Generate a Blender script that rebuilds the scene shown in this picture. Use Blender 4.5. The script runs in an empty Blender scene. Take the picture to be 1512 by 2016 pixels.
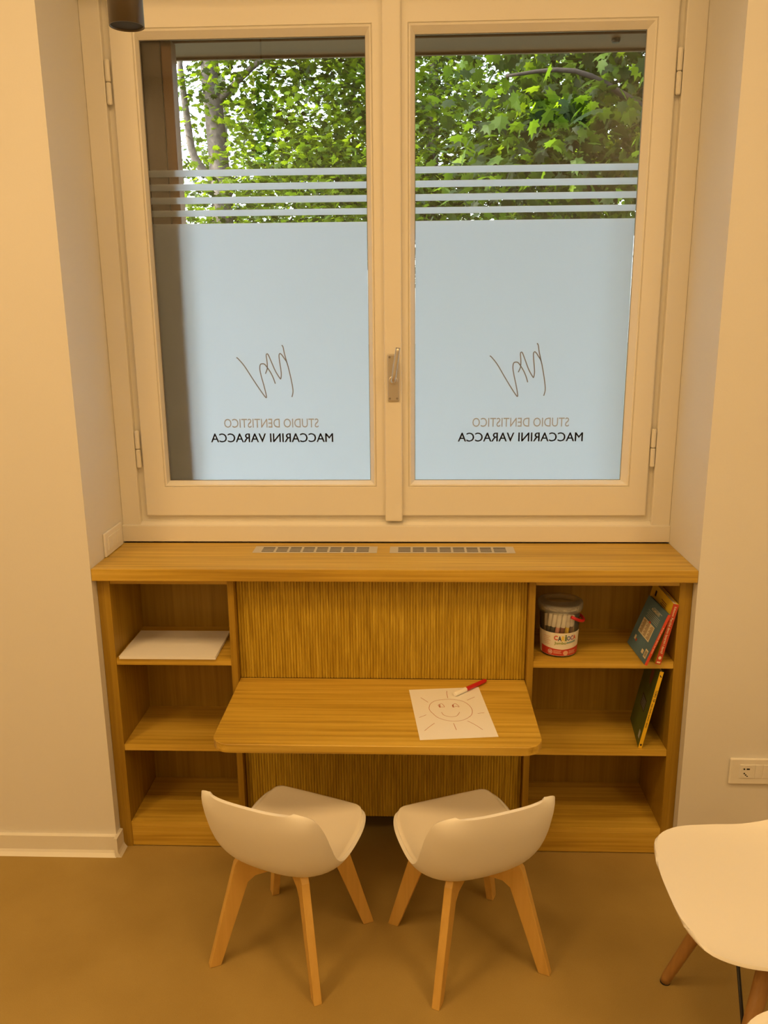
import bpy, bmesh, math, random
import numpy as np
from mathutils import Vector, Matrix
random.seed(7)
PI = math.pi
S = bpy.context.scene
C = S.collection

# ------------------------------------------------------------------ camera
F_PX, TH, YAW, ROLL = 1630.05, 0.2415, 0.0386, -0.0090
CAM = Vector((0.0712, -2.3237, 1.6919))
f0 = Vector((-math.sin(YAW), math.cos(YAW), 0)); r0 = Vector((math.cos(YAW), math.sin(YAW), 0)); u0 = Vector((0, 0, 1))
fwd = math.cos(TH)*f0 - math.sin(TH)*u0
up = math.cos(TH)*u0 + math.sin(TH)*f0
rgt = math.cos(ROLL)*r0 + math.sin(ROLL)*up
upp = -math.sin(ROLL)*r0 + math.cos(ROLL)*up
cd = bpy.data.cameras.new('camera'); cam = bpy.data.objects.new('camera', cd); C.objects.link(cam)
cam.matrix_world = Matrix(((rgt.x, upp.x, -fwd.x, CAM.x), (rgt.y, upp.y, -fwd.y, CAM.y), (rgt.z, upp.z, -fwd.z, CAM.z), (0, 0, 0, 1)))
cd.sensor_fit = 'VERTICAL'; cd.sensor_height = 36.0; cd.sensor_width = 27.0
cd.lens = F_PX/2016*36.0; cd.clip_start = 0.02; cd.clip_end = 300
S.camera = cam

# ------------------------------------------------------------------ sky, sun, exposure
W = bpy.data.worlds.new('sky'); S.world = W; W.use_nodes = True
nt = W.node_tree; nt.nodes.clear()
sky = nt.nodes.new('ShaderNodeTexSky'); sky.sky_type = 'NISHITA'; sky.sun_disc = False
sky.sun_elevation = math.radians(42); sky.sun_rotation = math.radians(257); sky.dust_density = 2.0; sky.air_density = 1.0
bg = nt.nodes.new('ShaderNodeBackground'); bg.inputs['Strength'].default_value = 1.72
wo = nt.nodes.new('ShaderNodeOutputWorld')
hs = nt.nodes.new('ShaderNodeHueSaturation'); hs.inputs['Saturation'].default_value = 0.55
nt.links.new(sky.outputs[0], hs.inputs['Color']); nt.links.new(hs.outputs[0], bg.inputs[0]); nt.links.new(bg.outputs[0], wo.inputs[0])
sl = bpy.data.lights.new('sun', 'SUN'); sl.energy = 13.0; sl.angle = math.radians(0.6); sl.color = (1, 0.95, 0.86)
sun = bpy.data.objects.new('sun', sl); C.objects.link(sun)
sun.rotation_euler = Vector((0.72, 0.16, -0.66)).to_track_quat('-Z', 'Y').to_euler()
S.view_settings.view_transform = 'Standard'; S.view_settings.look = 'None'
S.view_settings.exposure = 0.0; S.view_settings.gamma = 1.0; S.view_settings.use_curve_mapping = False
FILL_COL = (1.0, 0.615, 0.25)
FILL_W = 13.3

# ------------------------------------------------------------------ helpers
ORG = {}
def empty(name, loc=(0, 0, 0), rz=0.0):
    o = bpy.data.objects.new(name, None); C.objects.link(o)
    o.location = loc; o.rotation_euler = (0, 0, rz); o.empty_display_size = 0.05
    ORG[o.name] = Vector(loc); return o
def tag(o, label=None, cat=None, group=None, kind=None):
    if label: o['label'] = label
    if cat: o['category'] = cat
    if group: o['group'] = group
    if kind: o['kind'] = kind
    return o
def obj(name, bm, m, parent=None, smooth=False, local=False, bev=0.0, seg=2):
    """link a bmesh (world coordinates unless local) as one mesh object"""
    if parent is not None and not local:
        bmesh.ops.translate(bm, verts=bm.verts, vec=-ORG[parent.name])
    bmesh.ops.recalc_face_normals(bm, faces=bm.faces)
    me = bpy.data.meshes.new(name); bm.to_mesh(me); bm.free()
    return objm(name, me, m, parent, smooth, bev, seg)
def objm(name, me, m, parent=None, smooth=False, bev=0.0, seg=2):
    if m is not None:
        if not isinstance(m, (list, tuple)): m = [m]
        me.materials.clear()
        for k in m: me.materials.append(k)
    if smooth:
        for p in me.polygons: p.use_smooth = True
    o = bpy.data.objects.new(name, me); C.objects.link(o)
    if parent is not None:
        o.parent = parent; ORG[o.name] = ORG[parent.name]
    else: ORG[o.name] = Vector((0, 0, 0))
    if bev:
        md = o.modifiers.new('bevel', 'BEVEL'); md.width = bev; md.segments = seg; md.limit_method = 'ANGLE'; md.harden_normals = False
    return o
def B(): return bmesh.new()
def box(bm, x0, x1, y0, y1, z0, z1):
    v = [bm.verts.new(p) for p in ((x0, y0, z0), (x1, y0, z0), (x1, y1, z0), (x0, y1, z0), (x0, y0, z1), (x1, y0, z1), (x1, y1, z1), (x0, y1, z1))]
    for f in ((0, 3, 2, 1), (4, 5, 6, 7), (0, 1, 5, 4), (1, 2, 6, 5), (2, 3, 7, 6), (3, 0, 4, 7)): bm.faces.new([v[i] for i in f])
    return bm
def bx(*a): return box(B(), *a)
def rings(bm, loops, closed=True):
    """rect loops (x0,x1,z0,z1,y) joined into a rectangular picture-frame profile"""
    V = [[bm.verts.new(p) for p in ((x0, y, z0), (x1, y, z0), (x1, y, z1), (x0, y, z1))] for x0, x1, z0, z1, y in loops]
    n = len(V)
    for i in range(n if closed else n-1):
        a, b = V[i], V[(i+1) % n]
        for k in range(4): bm.faces.new((a[k], a[(k+1) % 4], b[(k+1) % 4], b[k]))
    return bm
def prism(bm, pts, axis, a, b):
    """polygon (2D) extruded along axis between a and b"""
    def P(p, t):
        return {'x': (t, p[0], p[1]), 'y': (p[0], t, p[1]), 'z': (p[0], p[1], t)}[axis]
    A = [bm.verts.new(P(p, a)) for p in pts]; Bv = [bm.verts.new(P(p, b)) for p in pts]
    bm.faces.new(A); bm.faces.new(list(reversed(Bv)))
    n = len(pts)
    for i in range(n): bm.faces.new((A[i], A[(i+1) % n], Bv[(i+1) % n], Bv[i]))
    return bm
def tube(bm, pts, rad, n=10, cap=True):
    pts = [Vector(p) for p in pts]
    if not isinstance(rad, (list, tuple)): rad = [rad]*len(pts)
    prev = None; R = []
    for i, p in enumerate(pts):
        t = (pts[min(i+1, len(pts)-1)] - pts[max(i-1, 0)])
        t = t.normalized() if t.length > 1e-9 else Vector((0, 0, 1))
        if prev is None:
            a = t.orthogonal().normalized()
        else:
            a = prev - t*prev.dot(t)
            a = a.normalized() if a.length > 1e-6 else t.orthogonal().normalized()
        prev = a; b = t.cross(a)
        R.append([bm.verts.new(p + (a*math.cos(2*PI*k/n) + b*math.sin(2*PI*k/n))*rad[i]) for k in range(n)])
    for i in range(len(R)-1):
        for k in range(n): bm.faces.new((R[i][k], R[i][(k+1) % n], R[i+1][(k+1) % n], R[i+1][k]))
    if cap: bm.faces.new(list(reversed(R[0]))); bm.faces.new(R[-1])
    return bm
def lathe(bm, prof, c, n=32, capb=False, capt=False):
    R = []
    for r, z in prof:
        R.append([bm.verts.new((c[0]+r*math.cos(2*PI*k/n), c[1]+r*math.sin(2*PI*k/n), c[2]+z)) for k in range(n)])
    for i in range(len(R)-1):
        for k in range(n): bm.faces.new((R[i][k], R[i][(k+1) % n], R[i+1][(k+1) % n], R[i+1][k]))
    if capb: bm.faces.new(list(reversed(R[0])))
    if capt: bm.faces.new(R[-1])
    return bm
def copy_tree(o, parent=None):
    c = o.copy(); C.objects.link(c)
    if parent is not None: c.parent = parent
    ORG[c.name] = ORG.get(o.name, Vector((0, 0, 0)))
    for ch in list(o.children): copy_tree(ch, c)
    return c
def text_mesh(body, offset=0.0, extrude=0.0):
    cu = bpy.data.curves.new('txt', 'FONT'); cu.body = body; cu.size = 1.0; cu.offset = offset; cu.extrude = extrude; cu.resolution_u = 3
    o = bpy.data.objects.new('txt', cu); C.objects.link(o)
    dg = bpy.context.evaluated_depsgraph_get(); dg.update()
    me = bpy.data.meshes.new_from_object(o.evaluated_get(dg))
    bpy.data.objects.remove(o); bpy.data.curves.remove(cu)
    return me
def fit_text(me, fn):
    """normalise a text mesh to the unit box, then map (u,v,w) through fn to 3D"""
    n = len(me.vertices); co = np.empty(n*3); me.vertices.foreach_get('co', co); co = co.reshape(-1, 3)
    mn = co[:, :2].min(0); mx = co[:, :2].max(0)
    for i, v in enumerate(me.vertices):
        u = (co[i, 0]-mn[0])/(mx[0]-mn[0]); w = (co[i, 1]-mn[1])/(mx[1]-mn[1])
        v.co = fn(u, w, co[i, 2])
    me.update(); return me
def thicken(me, d):
    b = B(); b.from_mesh(me)
    for dx, dz in ((-d, 0), (d, 0), (0, d*.7)):
        g = bmesh.ops.duplicate(b, geom=[f for f in b.faces][:len(me.polygons)])
        bmesh.ops.translate(b, verts=[v for v in g['geom'] if isinstance(v, bmesh.types.BMVert)], vec=(dx, -.00002, dz))
    b.to_mesh(me); b.free(); return me
def ribbon(bm, pts, w, fn):
    """flat pen stroke along 2D points, mapped to 3D through fn(x,y)"""
    P = [Vector((p[0], p[1])) for p in pts]; L = []
    for i, p in enumerate(P):
        t = P[min(i+1, len(P)-1)] - P[max(i-1, 0)]
        t = t.normalized() if t.length > 1e-9 else Vector((1, 0))
        nrm = Vector((-t.y, t.x))*w*0.5
        L.append((bm.verts.new(fn(*(p+nrm))), bm.verts.new(fn(*(p-nrm)))))
    for i in range(len(L)-1): bm.faces.new((L[i][0], L[i][1], L[i+1][1], L[i+1][0]))
    return bm
def smooth_pts(pts, k=5):
    P = [Vector(p) for p in pts]; out = []
    for i in range(len(P)-1):
        p0, p1, p2, p3 = P[max(i-1, 0)], P[i], P[i+1], P[min(i+2, len(P)-1)]
        for j in range(k):
            t = j/k
            out.append(0.5*((2*p1)+(p2-p0)*t+(2*p0-5*p1+4*p2-p3)*t*t+(3*p1-p0-3*p2+p3)*t**3))
    out.append(P[-1]); return [tuple(q) for q in out]

# ------------------------------------------------------------------ materials
def mat(name):
    m = bpy.data.materials.new(name); m.use_nodes = True
    t = m.node_tree; return m, t, t.nodes['Principled BSDF']
def plain(name, col, rough=0.5, metal=0.0, bump=0.0, bscale=60.0, var=0.0, spec=0.5):
    m, t, p = mat(name)
    p.inputs['Base Color'].default_value = (*col, 1); p.inputs['Roughness'].default_value = rough; p.inputs['Metallic'].default_value = metal
    p.inputs['Specular IOR Level'].default_value = spec
    if bump or var:
        tc = t.nodes.new('ShaderNodeTexCoord'); nz = t.nodes.new('ShaderNodeTexNoise'); nz.inputs['Scale'].default_value = bscale; nz.inputs['Detail'].default_value = 5
        t.links.new(tc.outputs['Object'], nz.inputs['Vector'])
        if bump:
            b = t.nodes.new('ShaderNodeBump'); b.inputs['Strength'].default_value = bump; b.inputs['Distance'].default_value = 0.01
            t.links.new(nz.outputs['Fac'], b.inputs['Height']); t.links.new(b.outputs[0], p.inputs['Normal'])
        if var:
            cr = t.nodes.new('ShaderNodeValToRGB')
            cr.color_ramp.elements[0].position = 0.3; cr.color_ramp.elements[1].position = 0.7
            cr.color_ramp.elements[0].color = (*[c*(1-var) for c in col], 1); cr.color_ramp.elements[1].color = (*[min(1, c*(1+var)) for c in col], 1)
            t.links.new(nz.outputs['Fac'], cr.inputs['Fac']); t.links.new(cr.outputs[0], p.inputs['Base Color'])
    return m
def wood(name, axis, dark, mid, light, fine=70.0, coarse=9.0, rough=0.45, contrast=0.6, spec=0.35):
    """oak-like streaks running along one axis"""
    m, t, p = mat(name); N = t.nodes; L = t.links
    tc = N.new('ShaderNodeTexCoord')
    def stretched(sc, along, detail):
        mp = N.new('ShaderNodeMapping'); s = [sc, sc, sc]; s['xyz'.index(axis)] = along
        mp.inputs['Scale'].default_value = s
        nz = N.new('ShaderNodeTexNoise'); nz.inputs['Scale'].default_value = 1.0; nz.inputs['Detail'].default_value = detail; nz.inputs['Roughness'].default_value = 0.6; nz.inputs['Distortion'].default_value = 0.25
        L.new(tc.outputs['Object'], mp.inputs['Vector']); L.new(mp.outputs[0], nz.inputs['Vector']); return nz
    a = stretched(fine, fine*0.022, 4); b = stretched(coarse, coarse*0.09, 3)
    mx = N.new('ShaderNodeMix'); mx.data_type = 'FLOAT'; mx.inputs[0].default_value = 0.42
    L.new(a.outputs['Fac'], mx.inputs[2]); L.new(b.outputs['Fac'], mx.inputs[3])
    cr = N.new('ShaderNodeValToRGB'); e = cr.color_ramp.elements
    h = 0.17/contrast*0.6
    e[0].position = 0.5-h; e[0].color = (*dark, 1); e[1].position = 0.5+h; e[1].color = (*light, 1)
    k = cr.color_ramp.elements.new(0.5); k.color = (*mid, 1)
    L.new(mx.outputs[0], cr.inputs['Fac']); L.new(cr.outputs[0], p.inputs['Base Color'])
    bp = N.new('ShaderNodeBump'); bp.inputs['Strength'].default_value = 0.12; bp.inputs['Distance'].default_value = 0.004
    L.new(a.outputs['Fac'], bp.inputs['Height']); L.new(bp.outputs[0], p.inputs['Normal'])
    p.inputs['Roughness'].default_value = rough; p.inputs['Specular IOR Level'].default_value = spec
    return m
OAK = ((0.40, 0.235, 0.022), (0.565, 0.355, 0.042), (0.68, 0.46, 0.078))
M = {}
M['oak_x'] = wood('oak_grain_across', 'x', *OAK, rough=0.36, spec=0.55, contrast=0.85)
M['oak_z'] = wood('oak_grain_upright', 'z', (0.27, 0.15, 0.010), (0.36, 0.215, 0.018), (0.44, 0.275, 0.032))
M['oak_rib'] = wood('oak_reeded', 'z', (0.33, 0.20, 0.010), (0.47, 0.31, 0.022), (0.62, 0.44, 0.05), fine=300, coarse=90, contrast=0.75)
M['beech'] = wood('beech_leg', 'z', (0.58, 0.35, 0.085), (0.66, 0.41, 0.105), (0.72, 0.46, 0.13), fine=60, coarse=12, rough=0.4, contrast=0.5)
M['walnutleg'] = wood('turned_leg', 'z', (0.36, 0.19, 0.06), (0.43, 0.235, 0.075), (0.50, 0.28, 0.09), fine=60, coarse=12, rough=0.4, contrast=0.5)
M['frame_wood'] = wood('stained_outer_frame', 'z', (0.075, 0.028, 0.002), (0.10, 0.040, 0.003), (0.125, 0.052, 0.005), rough=0.5)
M['lintel_wood'] = wood('stained_lintel', 'x', (0.085, 0.028, 0.001), (0.11, 0.038, 0.0015), (0.135, 0.048, 0.002), rough=0.5)
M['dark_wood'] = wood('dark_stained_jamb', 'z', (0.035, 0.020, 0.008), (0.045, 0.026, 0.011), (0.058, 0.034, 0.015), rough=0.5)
M['wall'] = plain('white_wall_paint', (0.77, 0.755, 0.72), 0.85, bump=0.03, bscale=180, spec=0.2)
M['ceiling'] = plain('ceiling_paint', (0.85, 0.84, 0.81), 0.9)
M['lacquer'] = plain('white_window_lacquer', (0.80, 0.77, 0.70), 0.42, bump=0.02, bscale=40, spec=0.4)
M['skirting'] = plain('skirting_pvc', (0.80, 0.78, 0.72), 0.45)
M['dark'] = plain('dark_gap', (0.03, 0.025, 0.02), 0.9)
M['shell'] = plain('white_shell_plastic', (0.86, 0.84, 0.79), 0.38)
M['pad'] = plain('white_seat_leatherette', (0.83, 0.78, 0.68), 0.5, bump=0.03, bscale=400)
M['black'] = plain('black_wire', (0.02, 0.02, 0.022), 0.4)
M['lamp'] = plain('bronze_lamp_metal', (0.16, 0.14, 0.12), 0.35, 0.7)
M['lampin'] = plain('lamp_inside', (0.03, 0.028, 0.025), 0.7)
M['steel'] = plain('satin_nickel', (0.62, 0.58, 0.52), 0.32, 0.9)
M['screw'] = plain('screw_metal', (0.35, 0.32, 0.28), 0.35, 0.9)
M['grille'] = plain('grille_aluminium', (0.60, 0.57, 0.50), 0.45, 0.3)
M['paper'] = plain('paper', (0.86, 0.85, 0.83), 0.8)
M['plug'] = plain('white_plug_plastic', (0.83, 0.81, 0.76), 0.4)
M['hole'] = plain('plug_hole', (0.015, 0.015, 0.015), 0.8)
M['ink'] = plain('brown_red_ink', (0.42, 0.13, 0.07), 0.8)
M['print_dark'] = plain('print_dark_grey', (0.25, 0.24, 0.23), 0.7)
M['print_grey'] = plain('print_grey', (0.42, 0.43, 0.44), 0.7)
M['red'] = plain('red_plastic', (0.55, 0.015, 0.02), 0.35)
M['white_cap'] = plain('white_cap_plastic', (0.92, 0.90, 0.85), 0.4)
M['bookpages'] = plain('book_pages', (0.80, 0.74, 0.60), 0.8)
# floor: mottled brown-grey vinyl
def floor_mat():
    m, t, p = mat('brown_vinyl'); N = t.nodes; L = t.links
    tc = N.new('ShaderNodeTexCoord')
    a = N.new('ShaderNodeTexNoise'); a.inputs['Scale'].default_value = 3.5; a.inputs['Detail'].default_value = 6
    b = N.new('ShaderNodeTexNoise'); b.inputs['Scale'].default_value = 420; b.inputs['Detail'].default_value = 2
    L.new(tc.outputs['Object'], a.inputs['Vector']); L.new(tc.outputs['Object'], b.inputs['Vector'])
    mx = N.new('ShaderNodeMix'); mx.data_type = 'FLOAT'; mx.inputs[0].default_value = 0.35
    L.new(a.outputs['Fac'], mx.inputs[2]); L.new(b.outputs['Fac'], mx.inputs[3])
    cr = N.new('ShaderNodeValToRGB'); e = cr.color_ramp.elements
    e[0].position = 0.3; e[0].color = (0.34, 0.228, 0.062, 1); e[1].position = 0.7; e[1].color = (0.43, 0.305, 0.097, 1)
    L.new(mx.outputs[0], cr.inputs['Fac']); L.new(cr.outputs[0], p.inputs['Base Color'])
    bp = N.new('ShaderNodeBump'); bp.inputs['Strength'].default_value = 0.05; bp.inputs['Distance'].default_value = 0.002
    L.new(b.outputs['Fac'], bp.inputs['Height']); L.new(bp.outputs[0], p.inputs['Normal'])
    p.inputs['Roughness'].default_value = 0.62; p.inputs['Specular IOR Level'].default_value = 0.25
    return m
M['floor'] = floor_mat()
def glass_mat(name, tint=(1, 1, 1), ior=1.5, haze=0.0, hazecol=(0.8, 0.8, 0.8), rough=0.0):
    m = bpy.data.materials.new(name); m.use_nodes = True; t = m.node_tree; t.nodes.clear(); N = t.nodes; L = t.links
    o = N.new('ShaderNodeOutputMaterial'); tr = N.new('ShaderNodeBsdfTransparent'); tr.inputs[0].default_value = (*tint, 1)
    gl = N.new('ShaderNodeBsdfGlossy'); gl.inputs['Roughness'].default_value = rough
    fr = N.new('ShaderNodeFresnel'); fr.inputs['IOR'].default_value = ior
    mx = N.new('ShaderNodeMixShader'); L.new(fr.outputs[0], mx.inputs[0]); L.new(tr.outputs[0], mx.inputs[1]); L.new(gl.outputs[0], mx.inputs[2])
    last = mx
    if haze:
        df = N.new('ShaderNodeBsdfDiffuse'); df.inputs[0].default_value = (*hazecol, 1)
        tl = N.new('ShaderNodeBsdfTranslucent'); tl.inputs[0].default_value = (*hazecol, 1)
        m3 = N.new('ShaderNodeMixShader'); m3.inputs[0].default_value = 0.5; L.new(df.outputs[0], m3.inputs[1]); L.new(tl.outputs[0], m3.inputs[2])
        m2 = N.new('ShaderNodeMixShader'); m2.inputs[0].default_value = haze
        L.new(mx.outputs[0], m2.inputs[1]); L.new(m3.outputs[0], m2.inputs[2]); last = m2
    L.new(last.outputs[0], o.inputs[0]); return m
M['glass'] = glass_mat('window_glass', (0.97, 0.98, 0.975), 1.56)
M['tub'] = glass_mat('clear_tub_plastic', (0.98, 0.98, 0.97), 1.22, haze=0.04, hazecol=(.95, .95, .93), rough=0.12)
M['tublid'] = glass_mat('milky_lid_plastic', (0.99, 0.99, 0.97), 1.25, haze=0.16, hazecol=(.95, .94, .9), rough=0.15)
def film_mat():
    m = bpy.data.materials.new('frosted_film'); m.use_nodes = True; t = m.node_tree; t.nodes.clear(); N = t.nodes; L = t.links
    o = N.new('ShaderNodeOutputMaterial'); a = N.new('ShaderNodeBsdfTranslucent'); a.inputs[0].default_value = (0.88, 0.92, 0.98, 1)
    d = N.new('ShaderNodeBsdfDiffuse'); d.inputs[0].default_value = (0.75, 0.77, 0.80, 1)
    mx = N.new('ShaderNodeMixShader'); mx.inputs[0].default_value = 0.05
    L.new(a.outputs[0], mx.inputs[1]); L.new(d.outputs[0], mx.inputs[2]); L.new(mx.outputs[0], o.inputs[0]); return m
M['film'] = film_mat()
def emit(name, col, s):
    m = bpy.data.materials.new(name); m.use_nodes = True; t = m.node_tree; t.nodes.clear()
    o = t.nodes.new('ShaderNodeOutputMaterial'); e = t.nodes.new('ShaderNodeEmission'); e.inputs[0].default_value = (*col, 1); e.inputs[1].default_value = s
    t.links.new(e.outputs[0], o.inputs[0]); return m
def leaf_mat(name, col, tcol):
    m = bpy.data.materials.new(name); m.use_nodes = True; t = m.node_tree; t.nodes.clear(); N = t.nodes; L = t.links
    o = N.new('ShaderNodeOutputMaterial'); d = N.new('ShaderNodeBsdfPrincipled'); d.inputs['Base Color'].default_value = (*col, 1); d.inputs['Roughness'].default_value = 0.55; d.inputs['Specular IOR Level'].default_value = 0.12
    a = N.new('ShaderNodeBsdfTranslucent'); a.inputs[0].default_value = (*tcol, 1)
    mx = N.new('ShaderNodeMixShader'); mx.inputs[0].default_value = 0.45
    L.new(d.outputs[0], mx.inputs[1]); L.new(a.outputs[0], mx.inputs[2]); L.new(mx.outputs[0], o.inputs[0]); return m
LEAF = [leaf_mat('leaf_fresh', (0.075, 0.115, 0.005), (0.19, 0.28, 0.007)), leaf_mat('leaf_mid', (0.034, 0.062, 0.004), (0.085, 0.145, 0.005)), leaf_mat('leaf_deep', (0.012, 0.022, 0.003), (0.032, 0.055, 0.004))]
M['bark_shade'] = plain('shaded_bark', (0.030, 0.024, 0.018), 0.9, bump=0.5, bscale=30, spec=0.1)  # darker bark copy, the crown's shade put into its colour
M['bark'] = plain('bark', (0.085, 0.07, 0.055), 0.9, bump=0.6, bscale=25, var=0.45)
M['grass'] = plain('grass_ground', (0.07, 0.085, 0.04), 0.95, var=0.35, bscale=4)

# ------------------------------------------------------------------ room shell
XW, XE, YS, ZC = -2.7, 2.3, -3.3, 3.25       # side walls, back wall, ceiling
YF, YO = -0.035, 0.50                        # room face and outer face of the window wall
RX = 0.8825                                  # half width of the recess
RZ = 2.66                                    # head of the recess
def struct(name, bm, m, label, **k): return tag(obj(name, bm, m, **k), label, None, None, 'structure')
struct('floor', bx(XW-.2, XE+.2, YS-.2, YO, -0.12, 0), M['floor'], 'brown mottled vinyl floor')
struct('ceiling', bx(XW-.2, XE+.2, YS-.2, YO, ZC, ZC+.15), M['ceiling'], 'white painted ceiling')
b = B()
box(b, XW-.2, -RX, YF, YO, 0, ZC); box(b, RX, XE+.2, YF, YO, 0, ZC); box(b, -RX, RX, YF, YO, RZ, ZC)
box(b, -RX, RX, 0.33, YO, 0, 0.955)
struct('wall_front', b, M['wall'], 'white wall with the deep window recess')
struct('wall_left', bx(XW-.2, XW, YS, YF, 0, ZC), M['wall'], 'white side wall on the left')
struct('wall_right', bx(XE, XE+.2, YS, YF, 0, ZC), M['wall'], 'white side wall on the right')
struct('wall_back', bx(XW-.2, XE+.2, YS-.2, YS, 0, ZC), M['wall'], 'white wall opposite the window')
def skirting(name, x0, x1, wrap):
    b = B(); y = YF
    prof = [(y, 0.068), (y-.012, 0.066), (y-.012, 0.018), (y-.016, 0.010), (y-.026, 0.0), (y, 0.0)]
    prism(b, prof, 'x', x0, x1)
    if wrap:   # short return into the recess
        s = wrap
        prof2 = [(s*RX, 0.068), (s*(RX-.010), 0.066), (s*(RX-.010), 0.018), (s*(RX-.013), 0.010), (s*(RX-.020), 0.0), (s*RX, 0.0)]
        prism(b, prof2, 'y', y-.024, -0.002)
    return struct(name, b, M['skirting'], 'cream skirting strip with flared foot')
skirting('baseboard_left', XW, -RX+0.003, -1); skirting('baseboard_right', RX-0.003, XE, 1)

# unseen ceiling panels, added to give soft warm light
def added_panel(x, y, w):
    e = empty('added_ceiling_panel', (x, y, ZC))
    b = B(); s = 0.3
    for a in ((x-s, x+s, y-s, y-s+.02), (x-s, x+s, y+s-.02, y+s), (x-s, x-s+.02, y-s+.02, y+s-.02), (x+s-.02, x+s, y-s+.02, y+s-.02)): box(b, *a, ZC-.025, ZC)
    obj('frame', b, M['plug'], e)
    obj('diffuser', bx(x-s+.02, x+s-.02, y-s+.02, y+s-.02, ZC-.014, ZC-.002), emit('added_diffuser_glow', FILL_COL, 1.5), e)
    l = bpy.data.lights.new('added_panel_light', 'AREA'); l.shape = 'SQUARE'; l.size = 0.54; l.energy = w; l.color = FILL_COL
    o = bpy.data.objects.new('added_panel_light', l); C.objects.link(o); o.parent = e; o.location = (0, 0, -0.03)
    tag(e, None, 'ceiling light', 'added warm light panels in the ceiling'); return e
for x, y, w, lb in ((-1.45, -1.45, 1.2*FILL_W, 'added square warm ceiling light panel, unseen, over the left side near the window'), (-0.15, -1.45, 1.4*FILL_W, 'added square warm ceiling light panel, unseen, in the middle near the window'),
                    (1.15, -1.45, .62*FILL_W, 'added square warm ceiling light panel, unseen, over the right side near the window'),
                    (-2.25, -2.75, 1.55*FILL_W, 'added square warm ceiling light panel, unseen, at the back left'), (1.95, -2.75, 1.4*FILL_W, 'added square warm ceiling light panel, unseen, at the back right')):
    added_panel(x, y, w)['label'] = lb

# air grille on the back wall, seen mirrored in the panes
e = empty('air_grille', (1.05, YS, 2.99)); b = B()
rings(b, [(0.83, 1.27, 2.89, 3.09, YS), (0.83, 1.27, 2.89, 3.09, YS+.015), (0.855, 1.245, 2.915, 3.065, YS+.015), (0.855, 1.245, 2.915, 3.065, YS)])
obj('frame', b, M['screw'], e); obj('recess', bx(.855, 1.245, YS+.0005, YS+.002, 2.915, 3.065), M['dark'], e)
for i in range(7):
    b = B(); z = 2.92+i*.021; prism(b, [(YS+.002, z), (YS+.012, z+.010), (YS+.012, z+.012), (YS+.002, z+.003)], 'x', .855, 1.245); obj('slat', b, M['black'], e)
tag(e, 'dark slatted air grille high on the wall opposite the window', 'air grille')

# ------------------------------------------------------------------ window
win = empty('window_1', (0, 0.25, 0.955)); tag(win, 'white lacquered two-leaf window with frosted lower panes', None, None, 'structure')
b = B()   # fixed frame
for s in (-1, 1):
    x0, x1 = sorted((s*RX, s*0.8225)); box(b, x0, x1, 0.258, 0.335, 1.011, RZ)
box(b, -0.8225, 0.8225, 0.258, 0.335, 2.575, RZ)
obj('frame_jambs', b, M['lacquer'], win, bev=0.003)
b = B(); prism(b, [(0.250, 0.958), (0.335, 0.958), (0.335, 1.0215), (0.268, 1.0215), (0.258, 1.012), (0.250, 1.011)], 'x', -RX, RX)
obj('sill_rail', b, M['lacquer'], win, bev=0.0015)
obj('groove', bx(-0.8225, 0.8225, 0.285, 0.335, 1.0215, 2.575).copy() if False else rings(B(), [(-.8225, .8225, 1.0215, 2.575, .278), (-.79, .79, 1.06, 2.55, .278), (-.79, .79, 1.06, 2.55, .334), (-.8225, .8225, 1.0215, 2.575, .334)]), M['lacquer'], win)
GZ0, GZ1 = 1.1542, 2.4452
SIG = [[(-0.101, 1.546), (-0.094, 1.54), (-0.077, 1.519), (-0.055, 1.483), (-0.033, 1.448), (-0.0145, 1.4215), (-0.012, 1.427), (-0.018, 1.457), (-0.025, 1.486), (-0.029, 1.509), (-0.027, 1.523), (-0.02, 1.526), (-0.013, 1.524), (-0.005, 1.514), (0.005, 1.498), (0.013, 1.48), (0.018, 1.464)],
       [(-0.012, 1.495), (-0.006, 1.509), (-0.005, 1.518), (-0.005, 1.53), (-0.007, 1.551), (-0.005, 1.556), (-0.001, 1.554), (0.007, 1.535), (0.02, 1.503), (0.033, 1.481), (0.036, 1.48), (0.038, 1.492), (0.037, 1.509), (0.034, 1.535), (0.033, 1.551), (0.036, 1.557), (0.041, 1.554), (0.048, 1.544), (0.057, 1.529), (0.064, 1.5), (0.071, 1.462), (0.073, 1.439), (0.069, 1.422)],
       [(0.043, 1.583), (0.047, 1.576), (0.05, 1.558), (0.057, 1.529)]]
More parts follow.
